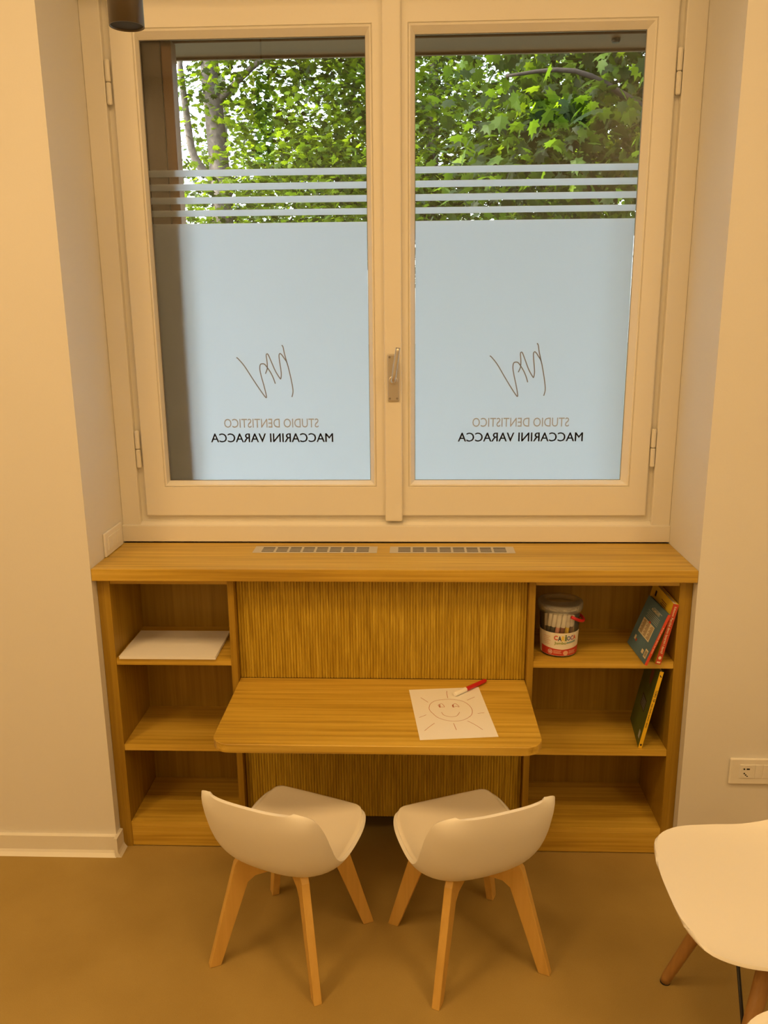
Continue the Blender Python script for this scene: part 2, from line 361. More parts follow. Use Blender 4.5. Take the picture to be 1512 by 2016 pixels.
def sash(s):
    if s < 0: ox0, ox1, mx0, mx1, gx0, gx1 = -0.803, -0.0035, -0.7345, -0.0525, -0.7231, -0.0708
    else:     ox0, ox1, mx0, mx1, gx0, gx1 = -0.0025, 0.8055, 0.0515, 0.7460, 0.0700, 0.7229
    b = B(); e = empty('sash', (0, 0, 0)); e.parent = win; ORG[e.name] = ORG[win.name]; e.location = (0, 0, 0)
    yF, yB = 0.262, 0.2935
    rings(b, [(ox0, ox1, 1.0407, 2.566, yB), (ox0, ox1, 1.0407, 2.566, yF+.004), (ox0+.004, ox1-.004, 1.0447, 2.562, yF), (mx0-.002, mx1+.002, 1.136, 2.471, yF), (mx0, mx1, 1.138, 2.469, yF+.004), (mx0+.002, mx1-.002, 1.140, 2.467, yF+.0005),
              (mx0+.006, mx1-.006, 1.1445, 2.4625, yF+.0015), (gx0, gx1, GZ0, GZ1, 0.281), (gx0, gx1, GZ0, GZ1, yB)])
    obj('rails', b, M['lacquer'], e)
    obj('glass_pane', bx(gx0-.001, gx1+.001, 0.2875, 0.2915, GZ0-.001, GZ1+.001), M['glass'], e)
    obj('pane_gasket', rings(B(), [(gx0-.001, gx1+.001, GZ0-.001, GZ1+.001, .2845), (gx0+.0016, gx1-.0016, GZ0+.0016, GZ1-.0016, .2845), (gx0+.0016, gx1-.0016, GZ0+.0016, GZ1-.0016, .2868), (gx0-.001, gx1+.001, GZ0-.001, GZ1+.001, .2868)]), M['print_dark'], e)
    fx0, fx1 = gx0+.002, gx1-.002
    tag(obj('frosted_film', bx(fx0, fx1, 0.2869, 0.2874, GZ0+.002, 1.9435), M['film'], e), 'frosted privacy film on the lower pane')
    for z0, z1 in ((2.0765, 2.0955), (2.0375, 2.0565), (2.000, 2.019), (1.964, 1.982)):
        obj('frosted_stripe', bx(fx0, fx1, 0.2869, 0.2874, z0, z1), M['film'], e)
    dx = -0.386 if s < 0 else 0.403
    yt = 0.2866
    b = B()
    for st in SIG: ribbon(b, smooth_pts(st, 4), 0.0032, lambda x, z: (x+dx, yt, z))
    tag(obj('emblem', b, M['print_dark'], e), 'scribbled dark monogram strokes on the film')
    for body, off, w, zc, h, m in (('STUDIO DENTISTICO', 0.0, 0.302, 1.3395, 0.0285, M['print_grey']), ('MACCARINI VARACCA', 0.0, 0.392, 1.2925, 0.0285, M['print_dark'])):
        o0 = ORG[e.name]
        me = fit_text(text_mesh(body, off), lambda u, v, _: (dx + w*(0.5-u) - o0.x, yt - o0.y, zc + h*(v-.5) - o0.z))
        if 'VARACCA' in body: me = thicken(me, .0006)
        tag(objm('lettering', me, m, e), 'mirrored grey capital lettering on the film')
    hx = s*0.8135
    for z0, z1 in ((2.271, 2.392), (1.201, 1.3205)):
        b = B(); zm = (z0+z1)/2
        for a, c in ((z0, zm-.001), (zm+.001, z1)):
            lathe(b, [(.0055, a), (.0075, a+.003), (.0075, c-.003), (.0055, c)], (hx, 0.262, 0), 12, True, True)
        obj('hinge', b, M['lacquer'], e, smooth=False)
    return e
tag(sash(-1), 'left window leaf'); tag(sash(1), 'right window leaf with handle')
obj('meeting_strip', bx(-0.0235, 0.0310, 0.246, 0.263, 1.0265, 2.575), M['lacquer'], win, bev=0.005, seg=3)
h = empty('handle', (0, 0, 0)); h.parent = win; ORG[h.name] = ORG[win.name]
obj('back_plate', bx(-0.0130, 0.0225, 0.240, 0.2465, 1.411, 1.556), M['steel'], h, bev=0.004, seg=3)
b = B(); tube(b, [(0.0045, 0.240, 1.477), (0.0045, 0.224, 1.477)], 0.0135, 20); obj('boss', b, M['steel'], h, smooth=False, bev=0.002)
b = B(); tube(b, smooth_pts([(0.0045, 0.226, 1.477), (0.0045, 0.205, 1.477), (0.0052, 0.196, 1.480), (0.0075, 0.191, 1.490), (0.012, 0.190, 1.520), (0.0205, 0.190, 1.577)], 4), 0.0072, 16); obj('lever', b, M['steel'], h, smooth=True)
for x, z in ((-0.0065, 1.546), (-0.0065, 1.4205), (0.016, 1.4205)):
    b = B(); tube(b, [(x, 0.2405, z), (x, 0.2388, z)], 0.0035, 12); obj('screw', b, M['screw'], h)
tag(h, 'satin nickel lever handle on a long plate')

# stained wooden surround outside the panes
tr = empty('trim_1', (0, 0.34, 0.955)); tag(tr, 'dark stained timber surround outside the panes', None, None, 'structure')
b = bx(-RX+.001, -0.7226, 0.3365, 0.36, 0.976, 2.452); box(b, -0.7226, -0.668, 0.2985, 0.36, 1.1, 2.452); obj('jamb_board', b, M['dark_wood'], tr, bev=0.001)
obj('shutter_stile', bx(-0.668, -0.637, 0.305, 0.36, 1.1, 2.452), M['frame_wood'], tr, bev=0.003)
obj('jamb_board', bx(0.795, RX-.001, 0.342, 0.50, 0.976, 2.452), M['frame_wood'], tr, bev=0.002)
obj('lintel_board', bx(-RX+.001, RX-.001, 0.342, 0.50, 2.452, RZ-.001), M['lintel_wood'], tr, bev=0.002)
obj('drip_bar', bx(-0.87, 0.795, 0.488, 0.50, 2.446, 2.4515), M['frame_wood'], tr)
for x in (-0.668, 0.659):
    b = B(); lathe(b, [(.0, -.012), (.010, -.011), (.013, -.006), (.013, 0)], (x, .385, 2.452), 16); obj('screw_cap', b, M['dark_wood'], tr)

tag(obj('trim_2', bx(-RX+.001, RX-.001, 0.337, 0.53, 0.9555, 0.975), plain('added_dark_sill', (0.11, 0.11, 0.11), .7, bump=.2, bscale=90), bev=.003), 'unseen dark stone sill added outside to dim the lower panes', None, None, 'structure')  # unseen sill, added to darken the bottom of the frosted film

# ------------------------------------------------------------------ built-in unit under the window
ZT, TT = 0.9543, 0.0367
top = empty('worktop', (0, 0.1, ZT)); tag(top, 'long oak-veneer worktop under the window with two air grilles', 'worktop')
obj('board', bx(-RX+.0005, RX-.0005, -0.034, 0.2495, ZT-TT, ZT), M['oak_x'], top, bev=0.0012)
obj('shadow_gap', bx(-RX+.002, RX-.002, 0.2495, 0.258, ZT-TT, ZT-.001), M['dark'], top)
def grille(x0, x1):
    g = empty('air_vent', (0, 0, 0)); g.parent = top; ORG[g.name] = ORG[top.name]
    y0, y1, z0, z1 = 0.136, 0.205, ZT, ZT+.0013
    obj('slot_shade', bx(x0+.004, x1-.004, y0+.004, y1-.004, ZT+.0001, ZT+.0006), M['dark'], g)  # dark sheet standing in for the shade below the vent slots
    b = B(); mx, my = 0.026, 0.010
    box(b, x0, x1, y0, y0+my, z0, z1); box(b, x0, x1, y1-my, y1, z0, z1); box(b, x0, x0+mx, y0+my, y1-my, z0, z1); box(b, x1-mx, x1, y0+my, y1-my, z0, z1)
    n = 8; w = (x1-x0-2*mx)
    for i in range(1, n): xx = x0+mx+w*i/n; box(b, xx-.0035, xx+.0035, y0+my, y1-my, z0, z1)
    obj('frame', b, M['grille'], g)
    for i in range(n):
        xa, xb = x0+mx+w*i/n+(.0035 if i else 0), x0+mx+w*(i+1)/n-(.0035 if i < n-1 else 0)
        for k in range(3):
            yy = y0+my+(y1-y0-2*my)*(k+1)/4
            obj('slat', bx(xa, xb, yy-.0025, yy+.0025, z0, z1-.0004), M['grille'], g)
    return g
tag(grille(-0.436, -0.0475), 'left slotted metal air grille'); tag(grille(-0.0075, 0.381), 'right slotted metal air grille')

YBK = 0.270
def shelf_unit(side, name, label):
    if side < 0: xo, xi, d0, d1 = -RX+.0008, -0.844, -0.489, -0.470
    else: xo, xi, d0, d1 = RX-.0008, 0.8445, 0.4265, 0.408
    e = empty(name, ((xo+d1)/2, 0.13, 0))
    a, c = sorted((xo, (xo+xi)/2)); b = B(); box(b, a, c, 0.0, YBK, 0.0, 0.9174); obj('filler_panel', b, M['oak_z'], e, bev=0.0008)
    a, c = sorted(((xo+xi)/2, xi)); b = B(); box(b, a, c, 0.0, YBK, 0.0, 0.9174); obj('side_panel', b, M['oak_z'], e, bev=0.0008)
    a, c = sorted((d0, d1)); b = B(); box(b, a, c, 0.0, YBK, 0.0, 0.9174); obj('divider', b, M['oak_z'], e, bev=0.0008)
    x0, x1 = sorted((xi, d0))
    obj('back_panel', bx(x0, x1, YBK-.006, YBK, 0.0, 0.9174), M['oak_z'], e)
    obj('top_rail', bx(x0, x1, 0.004, YBK-.006, 0.8955, 0.9174), M['oak_x'], e, bev=0.0008)
    for z0, z1 in ((0.635, 0.657), (0.3440, 0.3645)):
        obj('shelf', bx(x0, x1, 0.002, YBK-.006, z0, z1), M['oak_x'], e, bev=0.0008)
    obj('bottom_shelf', bx(x0, x1, 0.002, YBK-.006, 0.070, 0.090), M['oak_x'], e, bev=0.0008)
    obj('plinth', bx(x0, x1, 0.002, 0.020, 0.003, 0.0695), M['oak_x'], e, bev=0.0008)
    tag(e, label, 'shelf unit', 'open oak shelf units under the worktop'); return e
shelf_unit(-1, 'shelf_unit', 'open oak shelf unit left of the desk, with a paper stack on its top shelf')
shelf_unit(1, 'shelf_unit', 'open oak shelf unit right of the desk, holding books and a tub of pens')
PX0, PX1, YP = -0.4695, 0.4075, 0.030
HD = 0.583
def reeded(name, z0, z1, parent):
    b = B(); n = 100; w = (PX1-PX0-.001)/n; prof = []
    for i in range(n):
        x = PX0+.0005+i*w
        prof += [(x, .0028), (x+w*.12, .0008), (x+w*.5, 0.0), (x+w*.88, .0008)]
    prof.append((PX1-.0005, .0028))
    F = [(b.verts.new((x, YP+d, z0)), b.verts.new((x, YP+d, z1))) for x, d in prof]
    for i in range(len(F)-1): b.faces.new((F[i][0], F[i+1][0], F[i+1][1], F[i][1]))
    k0 = (b.verts.new((PX0+.0005, YP+.018, z0)), b.verts.new((PX0+.0005, YP+.018, z1))); k1 = (b.verts.new((PX1-.0005, YP+.018, z0)), b.verts.new((PX1-.0005, YP+.018, z1)))
    b.faces.new((k0[0], F[0][0], F[0][1], k0[1])); b.faces.new((F[-1][0], k1[0], k1[1], F[-1][1])); b.faces.new((k1[0], k0[0], k0[1], k1[1]))
    b.faces.new([f[1] for f in F]+[k1[1], k0[1]]); b.faces.new([f[0] for f in reversed(F)]+[k0[0], k1[0]])
    return obj(name, b, M['oak_rib'], parent)
pn = empty('reeded_panel', (-.031, YP+.01, 0.10)); tag(pn, 'reeded oak front panel between the two shelf units, above and below the desk', 'panel')
reeded('upper_panel', HD+.0005, 0.9172, pn); reeded('lower_panel', 0.102, HD-.0262, pn)
ds = empty('desk', (-.031, -.17, HD-.025)); tag(ds, 'small rounded oak desk board jutting from the reeded panel', 'desk')
def rounded_board(x0, x1, y0, y1, r, z0, z1):
    pts = [(x1, y1), (x0, y1)]
    for k in range(9): a = PI + k*PI/16; pts.append((x0+r+r*math.cos(a), y0+r+r*math.sin(a)))
    for k in range(9): a = 1.5*PI + k*PI/16; pts.append((x1-r+r*math.cos(a), y0+r+r*math.sin(a)))
    return prism(B(), pts, 'z', z0, z1)
obj('board', rounded_board(PX0+.0008, PX1-.0008, -0.3757, YP-.0005, 0.052, HD-.025, HD), M['oak_x'], ds, bev=0.0022, seg=3)
b = B(); box(b, -0.050, -0.015, -0.012, 0.028, HD-.036, HD-.0252); obj('catch', b, M['dark'], ds, bev=.002)
for x in (-0.40, 0.335):
    b = B(); prism(b, [(YP-.001, HD-.0252), (-0.20, HD-.0252), (-0.20, HD-.033), (YP-.001, HD-.075)], 'x', x-.009, x+.009); obj('bracket', b, M['oak_z'], ds)

# ------------------------------------------------------------------ wall fittings
def switch_plate():
    e = empty('switch_plate', (-RX, 0.15, 0.956)); x = -RX
    obj('cover', bx(x+.0005, x+.008, 0.078, 0.228, 0.9555, 1.030), M['plug'], e, bev=0.003, seg=3)
    for i in range(3):
        y = 0.100+i*.036; obj('rocker', bx(x+.007, x+.0105, y, y+.034, 0.972, 1.014), M['plug'], e, bev=0.001)
    tag(e, 'white switch plate on the left side of the window recess', 'switch')
switch_plate()
def wall_socket():
    e = empty('wall_socket', (1.09, YF, 0.278)); y = YF
    x0, x1 = 1.022, 1.158
    obj('cover', bx(x0, x1, y-.010, y-.0003, 0.279, 0.365), M['plug'], e, bev=0.004, seg=3)
    b = B(); cx, cz = 1.0735, 0.3235; box(b, cx-.0225, cx+.0225, y-.0118, y-.009, cz-.0225, cz+.0225); sk = obj('socket_insert', b, M['plug'], e, bev=0.001)
    # recessed round cup rim and pin holes
    b = B(); n = 28; rr = [(.0205, -.0118), (.0205, -.0124), (.0185, -.0124), (.0175, -.0119)]
    R = [[b.verts.new((cx+r*math.cos(2*PI*k/n), y+d, cz+r*math.sin(2*PI*k/n))) for k in range(n)] for r, d in rr]
    for i in range(3):
        for k in range(n): b.faces.new((R[i][k], R[i][(k+1) % n], R[i+1][(k+1) % n], R[i+1][k]))
    obj('socket_rim', b, M['plug'], sk)
    for (x, z, w, hh) in ((-.0095, .0085, .005, .005), (.002, .0085, .0095, .005), (-.0085, -.006, .0045, .0045), (-.004, -.011, .0045, .004), (.0005, -.0155, .005, .003)):
        obj('pin_hole', bx(cx+x-w/2, cx+x+w/2, y-.0121, y-.0115, cz+z-hh/2, cz+z+hh/2), M['hole'], sk)
    for xx in (1.0975, 1.1205): obj('blank_insert', bx(xx, xx+.0215, y-.0115, y-.009, cz-.0225, cz+.0225), M['plug'], e, bev=.001)
    tag(e, 'white wall socket plate low on the wall right of the shelves', 'wall socket')
wall_socket()

# hanging cylinder lamp
LX, LY, LZ = -0.506, -0.5, 2.244
e = empty('pendant_lamp', (LX, LY, ZC)); tag(e, 'dark bronze cylinder lamp hanging before the left window corner', 'lamp')
b = lathe(B(), [(.0305, .30), (.0345, .298), (.0345, .0), (.0325, .0), (.0315, .05), (.0, .052)], (LX, LY, LZ), 40); lathe(b, [(.0, .30), (.0305, .30)], (LX, LY, LZ), 40); sh = obj('shade', b, M['lamp'], e, smooth=False)
for p in sh.data.polygons: p.use_smooth = abs(p.normal.z) < .5
b = lathe(B(), [(.0, .003), (.0325, .003)], (LX, LY, LZ), 32); obj('lamp_glass', b, M['lampin'], e)
b = tube(B(), [(LX, LY, LZ+.3), (LX, LY, ZC-.02)], .003, 8); obj('cord', b, M['black'], e)
b = lathe(B(), [(.0, -.022), (.045, -.02), (.045, 0)], (LX, LY, ZC), 32); obj('ceiling_rose', b, M['lamp'], e)

# ------------------------------------------------------------------ chairs
def catm(pts, t):
    n = len(pts)-1; s = min(max(t, 0), 1)*n; i = min(int(s), n-1); f = s-i
    p0, p1, p2, p3 = pts[max(i-1, 0)], pts[i], pts[i+1], pts[min(i+2, n)]
    return [0.5*(2*b_+(c_-a_)*f+(2*a_-5*b_+4*c_-d_)*f*f+(3*b_-a_-3*c_+d_)*f**3) for a_, b_, c_, d_ in zip(p0, p1, p2, p3)]
def shell_pt(u, t, rim, cen, p=2.2):
    w, ry, rz = catm(rim, t); cy, cz = catm(cen, t)
    k = 1-abs(u)**p
    return Vector((w*math.sin(u*PI/2*0.86)/math.sin(PI/2*0.86), ry+(cy-ry)*k, rz+(cz-rz)*k))
def grid(fn, nu, nv, u0=-1, u1=1, v0=0, v1=1):
    b = B(); V = [[b.verts.new(fn(u0+(u1-u0)*i/nu, v0+(v1-v0)*j/nv)) for i in range(nu+1)] for j in range(nv+1)]
    for j in range(nv):
        for i in range(nu): b.faces.new((V[j][i], V[j][i+1], V[j+1][i+1], V[j+1][i]))
    return b
def shell_obj(name, b, m, parent, th, off):
    o = obj(name, b, m, parent, smooth=True, local=True)
    sd = o.modifiers.new('thick', 'SOLIDIFY'); sd.thickness = th; sd.offset = off
    bv = o.modifiers.new('round', 'BEVEL'); bv.width = th*0.42; bv.segments = 3; bv.limit_method = 'ANGLE'; bv.angle_limit = math.radians(50)
    return o
KR = [(.090, .168, .341), (.142, .156, .345), (.163, .112, .335), (.167, .045, .321), (.168, -.020, .324), (.169, -.062, .356), (.171, -.094, .410), (.169, -.122, .468), (.156, -.148, .515), (.116, -.168, .530)]
KC = [(.184, .335), (.173, .332), (.120, .308), (.045, .287), (-.035, .280), (-.100, .300), (-.145, .345), (-.170, .405), (-.188, .475), (-.194, .534)]
def kid_chair():
    e = empty('child_chair', (0, 0, 0))
    shell_obj('shell', grid(lambda u, t: shell_pt(u, t, KR, KC, 2.5), 28, 44), M['shell'], e, 0.009, 0)
    def padf(u, t):
        tt = .055+t*.60
        p = shell_pt(u*.90, tt, KR, KC, 2.5); d = min(1.0, (1-abs(u))/.16)*min(1.0, t/.09)*min(1.0, (1-t)/.12)
        ed = math.sqrt(max(0, 1-(1-d)**2))
        return p + Vector((0, .2*t*0.0, 1)).normalized()*(.006+.011*ed)
    obj('seat_pad', grid(padf, 30, 34), M['pad'], e, smooth=True, local=True)
    # four flat splayed beech legs that meet under the shell
    for k in range(4):
        a = PI/4 + k*PI/2; c, s = math.cos(a), math.sin(a)
        pts = [(.232, 0), (.201, 0), (.118, .232), (.098, .246), (.014, .250), (.014, .272), (.085, .274), (.108, .300), (.140, .306), (.150, .292)]
        b = B(); th = .0105; A = []; D = []
        for r, z in pts:
            A.append(b.verts.new((r*c - s*th, r*s + c*th, z))); D.append(b.verts.new((r*c + s*th, r*s - c*th, z)))
        b.faces.new(A); b.faces.new(list(reversed(D)))
        for i in range(len(pts)): j = (i+1) % len(pts); b.faces.new((A[i], A[j], D[j], D[i]))
        obj('leg', b, M['beech'], e, local=True, bev=.002)
    b = B(); lathe(b, [(.0, .268), (.045, .268), (.045, .278), (.0, .278)], (0, 0, 0), 24); obj('mount_plate', b, M['black'], e, local=True)
    return e
k1 = kid_chair(); k1.location = (-.262, -.404, 0); k1.rotation_euler = (0, 0, math.radians(-21.7))
tag(k1, 'small white padded child chair with beech legs at the left half of the desk', 'chair', 'child chairs at the desk')
k2 = copy_tree(k1); k2.location = (.212, -.409, 0); k2.rotation_euler = (0, 0, math.radians(22.0))
tag(k2, 'small white padded child chair with beech legs in front of the sun drawing', 'chair', 'child chairs at the desk')

AR = [(.120, .278, .434), (.185, .262, .438), (.222, .205, .440), (.233, .120, .441), (.234, .030, .446), (.230, -.060, .478), (.222, -.130, .560), (.214, -.185, .650), (.200, -.225, .735), (.170, -.250, .795), (.115, -.262, .822)]
AC = [(.288, .425), (.272, .428), (.205, .428), (.120, .422), (.030, .418), (-.070, .428), (-.150, .475), (-.200, .555), (-.235, .650), (-.262, .745), (-.278, .815)]
def adult_chair():
    e = empty('shell_chair', (0, 0, 0))
    shell_obj('shell', grid(lambda u, t: shell_pt(u, t, AR, AC, 2.6), 28, 44), M['shell'], e, 0.007, 0)
    feet = [(sx*.204, sy*.206) for sx in (-1, 1) for sy in (-1, 1)]
    for fx, fy in feet:
        tx, ty = fx*.52, fy*.50
        b = tube(B(), [(fx, fy, 0.004), (fx*.985, fy*.985, .02), (fx+(tx-fx)*.5, fy+(ty-fy)*.5, .20), (tx, ty, .385)], [.0125, .0135, .0165, .0175], 18)
        lg = obj('leg', b, M['walnutleg'], e, smooth=True, local=True)
        b = tube(B(), [(fx, fy, 0), (fx, fy, .005)], .0128, 16); obj('foot_pad', b, M['dark'], lg, local=True)
    def on(f, t): return (f[0]+(f[0]*.52-f[0])*t, f[1]+(f[1]*.50-f[1])*t, .385*t)
    for i, j in ((0, 1), (1, 3), (3, 2), (2, 0)):
        for a, c in ((i, j), (j, i)):
            b = tube(B(), [on(feet[a], .46), on(feet[c], .97)], .0042, 8); obj('wire_brace', b, M['black'], e, local=True, smooth=True)
    for i in (0, 1):
        b = tube(B(), [on(feet[i], .99), on(feet[3-i], .99)], .005, 8); obj('seat_mount', b, M['black'], e, local=True, smooth=True)
    for fx, fy in feet:
        p = on((fx, fy), .97); b = tube(B(), [p, (p[0], p[1], .412)], .011, 10); obj('mount_post', b, M['black'], e, local=True)
    return e
a1 = adult_chair(); a1.location = (.921, -.722, 0); a1.rotation_euler = (0, 0, PI/2)
tag(a1, 'white plastic shell chair with turned wooden legs and black wire braces below the wall socket', 'chair', 'shell chairs along the right')
a2 = copy_tree(a1); a2.location = (.921, -1.272, 0); tag(a2, 'second white shell chair nearer the viewer, only its seat corner at the bottom right', 'chair', 'shell chairs along the right')

# ------------------------------------------------------------------ things on the desk and shelves
# blank paper stack
e = empty('paper_stack', (-.684, .100, .657)); tag(e, 'stack of blank white paper on the top left shelf', 'paper')
for i in range(5):
    dx, dy = random.uniform(-.0012, .0012), random.uniform(-.001, .001)
    obj('sheet', bx(-.832+dx, -.535+dx, -.004+dy, .206+dy, .6572+i*.0017, .6572+i*.0017+.0015), M['paper'], e)
# drawing
PO, PR = Vector((.1731, -.1846, HD)), 0.1051
e = empty('drawing_sheet', PO, PR); tag(e, 'sheet with a smiling sun drawn in brown pen, lying on the desk', 'drawing')
b = B(); box(b, -.105, .105, -.1485, .1485, .0002, .0008); obj('sheet', b, M['paper'], e, local=True)
LINES = [[(-0.0596, 0.027), (-0.053, 0.0515), (-0.0381, 0.069), (-0.0172, 0.0759), (0.006, 0.0764), (0.0294, 0.0699), (0.0461, 0.0571), (0.0577, 0.0328), (0.0608, 0.0053), (0.0551, -0.0203), (0.0432, -0.0371), (0.029, -0.0487), (0.0143, -0.0542), (-0.0048, -0.0542), (-0.0241, -0.0461), (-0.0424, -0.0291), (-0.0521, -0.0069), (-0.0583, 0.0108), (-0.0596, 0.027)],
 [(-0.0273, -0.0005), (-0.0239, -0.016), (-0.0148, -0.025), (-0.0032, -0.0292), (0.0102, -0.0266), (0.0172, -0.0173), (0.0236, -0.0039)],
 [(-0.0282, 0.0287), (-0.0311, 0.0401), (-0.0283, 0.0469), (-0.0207, 0.0521), (-0.0166, 0.0436), (-0.015, 0.0304), (-0.022, 0.0311), (-0.0282, 0.0287)],
 [(0.0097, 0.0258), (0.0089, 0.0379), (0.0137, 0.0454), (0.0191, 0.0489), (0.0243, 0.0403), (0.0269, 0.027), (0.0193, 0.0318), (0.0097, 0.0258)],
 [(-0.0270, 0.030), (-0.0275, 0.040), (-0.0255, 0.046)], [(0.0105, 0.028), (0.0110, 0.037), (0.0125, 0.042)],
 [(0.0066, 0.1307), (0.0038, 0.1129), (0.0028, 0.0848)], [(-0.0756, 0.0941), (-0.0671, 0.0801), (-0.0578, 0.063)], [(0.0561, 0.0661), (0.0823, 0.0855)], [(-0.0933, -0.0257), (-0.0717, -0.0119)],
 [(0.0726, -0.0161), (0.092, -0.0131)], [(-0.0872, -0.1008), (-0.0708, -0.0794), (-0.0548, -0.061)], [(-0.0031, -0.0664), (-0.001, -0.1038)], [(0.0372, -0.0566), (0.0548, -0.0806), (0.0699, -0.1083)]]
b = B()
for i, st in enumerate(LINES): ribbon(b, smooth_pts(st, 5), 0.0030 if i in (4, 5) else 0.0014, lambda x, y: (x, y, .00095))
tag(obj('sun_drawing', b, M['ink'], e, local=True), 'smiling sun with rays')

# felt pens
PEN_L = 0.139
def pen_parts(e, body_m):
    """capped felt pen along +z from cap end (z=0) to the tail"""
    b = lathe(B(), [(.0, 0), (.0056, .0004), (.0066, .002), (.0070, .048), (.0066, .049), (.0, .049)], (0, 0, 0), 14)
    cp = obj('cap', b, M['white_cap'], e, local=True, smooth=False)
    b = lathe(B(), [(.0, .0485), (.0062, .0485), (.0064, .052), (.0064, .128), (.0058, .135), (.0040, .1385), (.0, PEN_L)], (0, 0, 0), 14)
    bd = obj('barrel', b, body_m, e, local=True)
    for o in (cp, bd):
        for p in o.data.polygons: p.use_smooth = abs(p.normal.z) < .7
e = empty('felt_pen', (.187, -.090, HD+.0076)); pen_parts(e, M['red'])
dv = Vector((.100, .097, 0)).normalized(); dv.z = .0
e.rotation_mode = 'QUATERNION'; e.rotation_quaternion = dv.to_track_quat('Z', 'Y'); e.location.z = HD+.0008+.0071
tag(e, 'red felt pen with white cap lying on the drawing', 'pen', 'felt pens')

# tub of felt pens
TX, TY, TZ = .514, .080, .657
tub = empty('pen_tub', (TX, TY, TZ)); tag(tub, 'clear plastic tub with printed paper wrap, full of white-capped pens', 'tub')
b = lathe(B(), [(.0, .001), (.050, .001), (.0545, .004), (.0575, .060), (.0605, .135), (.0625, .150), (.0613, .150), (.0592, .135), (.0562, .060), (.053, .006), (.0, .003)], (TX, TY, TZ), 48)
obj('body', b, M['tub'], tub, smooth=True)
b = lathe(B(), [(.0, .1575), (.052, .1575), (.0575, .1585), (.0605, .166), (.0665, .1665), (.0685, .164), (.0685, .150), (.0665, .142), (.0640, .142), (.0655, .150), (.0655, .160), (.0640, .1625), (.0620, .162), (.059, .1555), (.0, .1545)], (TX, TY, TZ), 48)
obj('lid', b, M['tublid'], tub, smooth=True)
def tr_(z): return .0545+.0030*(z-.004)/.056 if z < .06 else .0575+.0030*(z-.06)/.075
def wrap(a0, a1, z0f, z1f, dr, m, name, parent, n=40):
    b = B(); V = []
    for i in range(n+1):
        a = a0+(a1-a0)*i/n
        z0, z1 = z0f(i/n), z1f(i/n)
        row = []
        for k in range(3):
            z = z0+(z1-z0)*k/2; r = tr_(z)+dr; row.append(b.verts.new((TX+r*math.sin(a), TY-r*math.cos(a), TZ+z)))
        V.append(row)
    for i in range(n):
        for k in range(2): b.faces.new((V[i][k], V[i+1][k], V[i+1][k+1], V[i][k+1]))
    return obj(name, b, m, parent, smooth=True)
WHITE_P = plain('wrap_white', (0.80, 0.76, 0.66), 0.5); RED_P = plain('wrap_red', (0.52, 0.045, 0.03), 0.5); CREAM_P = plain('wrap_cream', (0.72, 0.42, 0.28), 0.5)
COL = dict(red=plain('letter_red', (.60, .05, .03), .5), dark=plain('letter_navy', (.05, .06, .10), .5), yellow=plain('letter_yellow', (.85, .62, .02), .5), green=plain('letter_green', (.12, .20, .06), .5), blue=plain('letter_blue', (.10, .16, .35), .5), violet=plain('letter_violet', (.30, .14, .35), .5), lgreen=plain('letter_leaf', (.28, .36, .06), .5), teal=plain('letter_teal', (.25, .38, .40), .5))
lab = wrap(-2.9, 2.9, lambda s: .0065, lambda s: .081, .0006, WHITE_P, 'paper_wrap', tub)
wrap(-1.25, 1.30, lambda s: .0075, lambda s: .0275+.006*abs(s-.5)*2, .0010, RED_P, 'red_band', lab)
def tub_text(body, a0, a1, z0, z1, m, name='lettering', off=.0, dr=.0013, slope=0):
    me = fit_text(text_mesh(body, off), lambda u, v, _: (lambda a, z: Vector((TX+(tr_(z)+dr)*math.sin(a), TY-(tr_(z)+dr)*math.cos(a), TZ+z))-ORG[lab.name])(a0+(a1-a0)*u, z0+(z1-z0)*v+slope*u))
    return objm(name, me, m, lab)
ca = -.42
for ch, wd, cl, z0, z1 in (('C', .19, 'red', .058, .073), ('A', .19, 'dark', .056, .072), ('R', .16, 'yellow', .0555, .072), ('i', .09, 'green', .056, .076), ('O', .20, 'blue', .057, .0715), ('C', .17, 'violet', .0575, .0725), ('A', .18, 'red', .058, .0725)):
    tub_text(ch, ca, ca+wd, z0, z1, COL[cl], off=.03); ca += wd+.008
tub_text('Jumbo', -.40, .22, .0415, .0535, COL['lgreen'], off=.02, slope=.001)
wrap(.24, .78, lambda s: .0465+.003*s, lambda s: .0520+.0035*s, .0011, COL['teal'], 'printed_bar', lab, 8)
def disc(a, z, r, m, dr, name):
    b = B(); n = 20; vs = []
    for k in range(n):
        aa = a+r/.057*math.cos(2*PI*k/n); zz = z+r*math.sin(2*PI*k/n); rr = tr_(zz)+dr
        vs.append(b.verts.new((TX+rr*math.sin(aa), TY-rr*math.cos(aa), TZ+zz)))
    b.faces.new(vs); return obj(name, b, m, lab)
disc(-.62, .0185, .0075, WHITE_P, .0014, 'printed_disc'); disc(-.62, .0185, .0064, RED_P, .0017, 'printed_disc'); tub_text('50', -.70, -.54, .0145, .0225, WHITE_P, dr=.0021, off=.02)
disc(.22, .0165, .0078, CREAM_P, .0014, 'printed_disc')
for (a0, a1, zz) in ((-.44, -.02, .0225), (-.44, -.05, .0185), (-.44, .0, .0145), (.40, .86, .0215), (.40, .80, .0175), (.40, .84, .0135)):
    wrap(a0, a1, lambda s, z=zz: z, lambda s, z=zz: z+.0018, .0014, CREAM_P, 'printed_line', lab, 8)
for (a0, a1, zz) in ((-1.05, -.62, .066), (-1.05, -.70, .060), (-1.05, -.60, .054), (-1.05, -.72, .048), (-1.0, -.66, .042)):
    wrap(a0, a1, lambda s, z=zz: z, lambda s, z=zz: z+.0014, .0011, CREAM_P, 'printed_line', lab, 8)
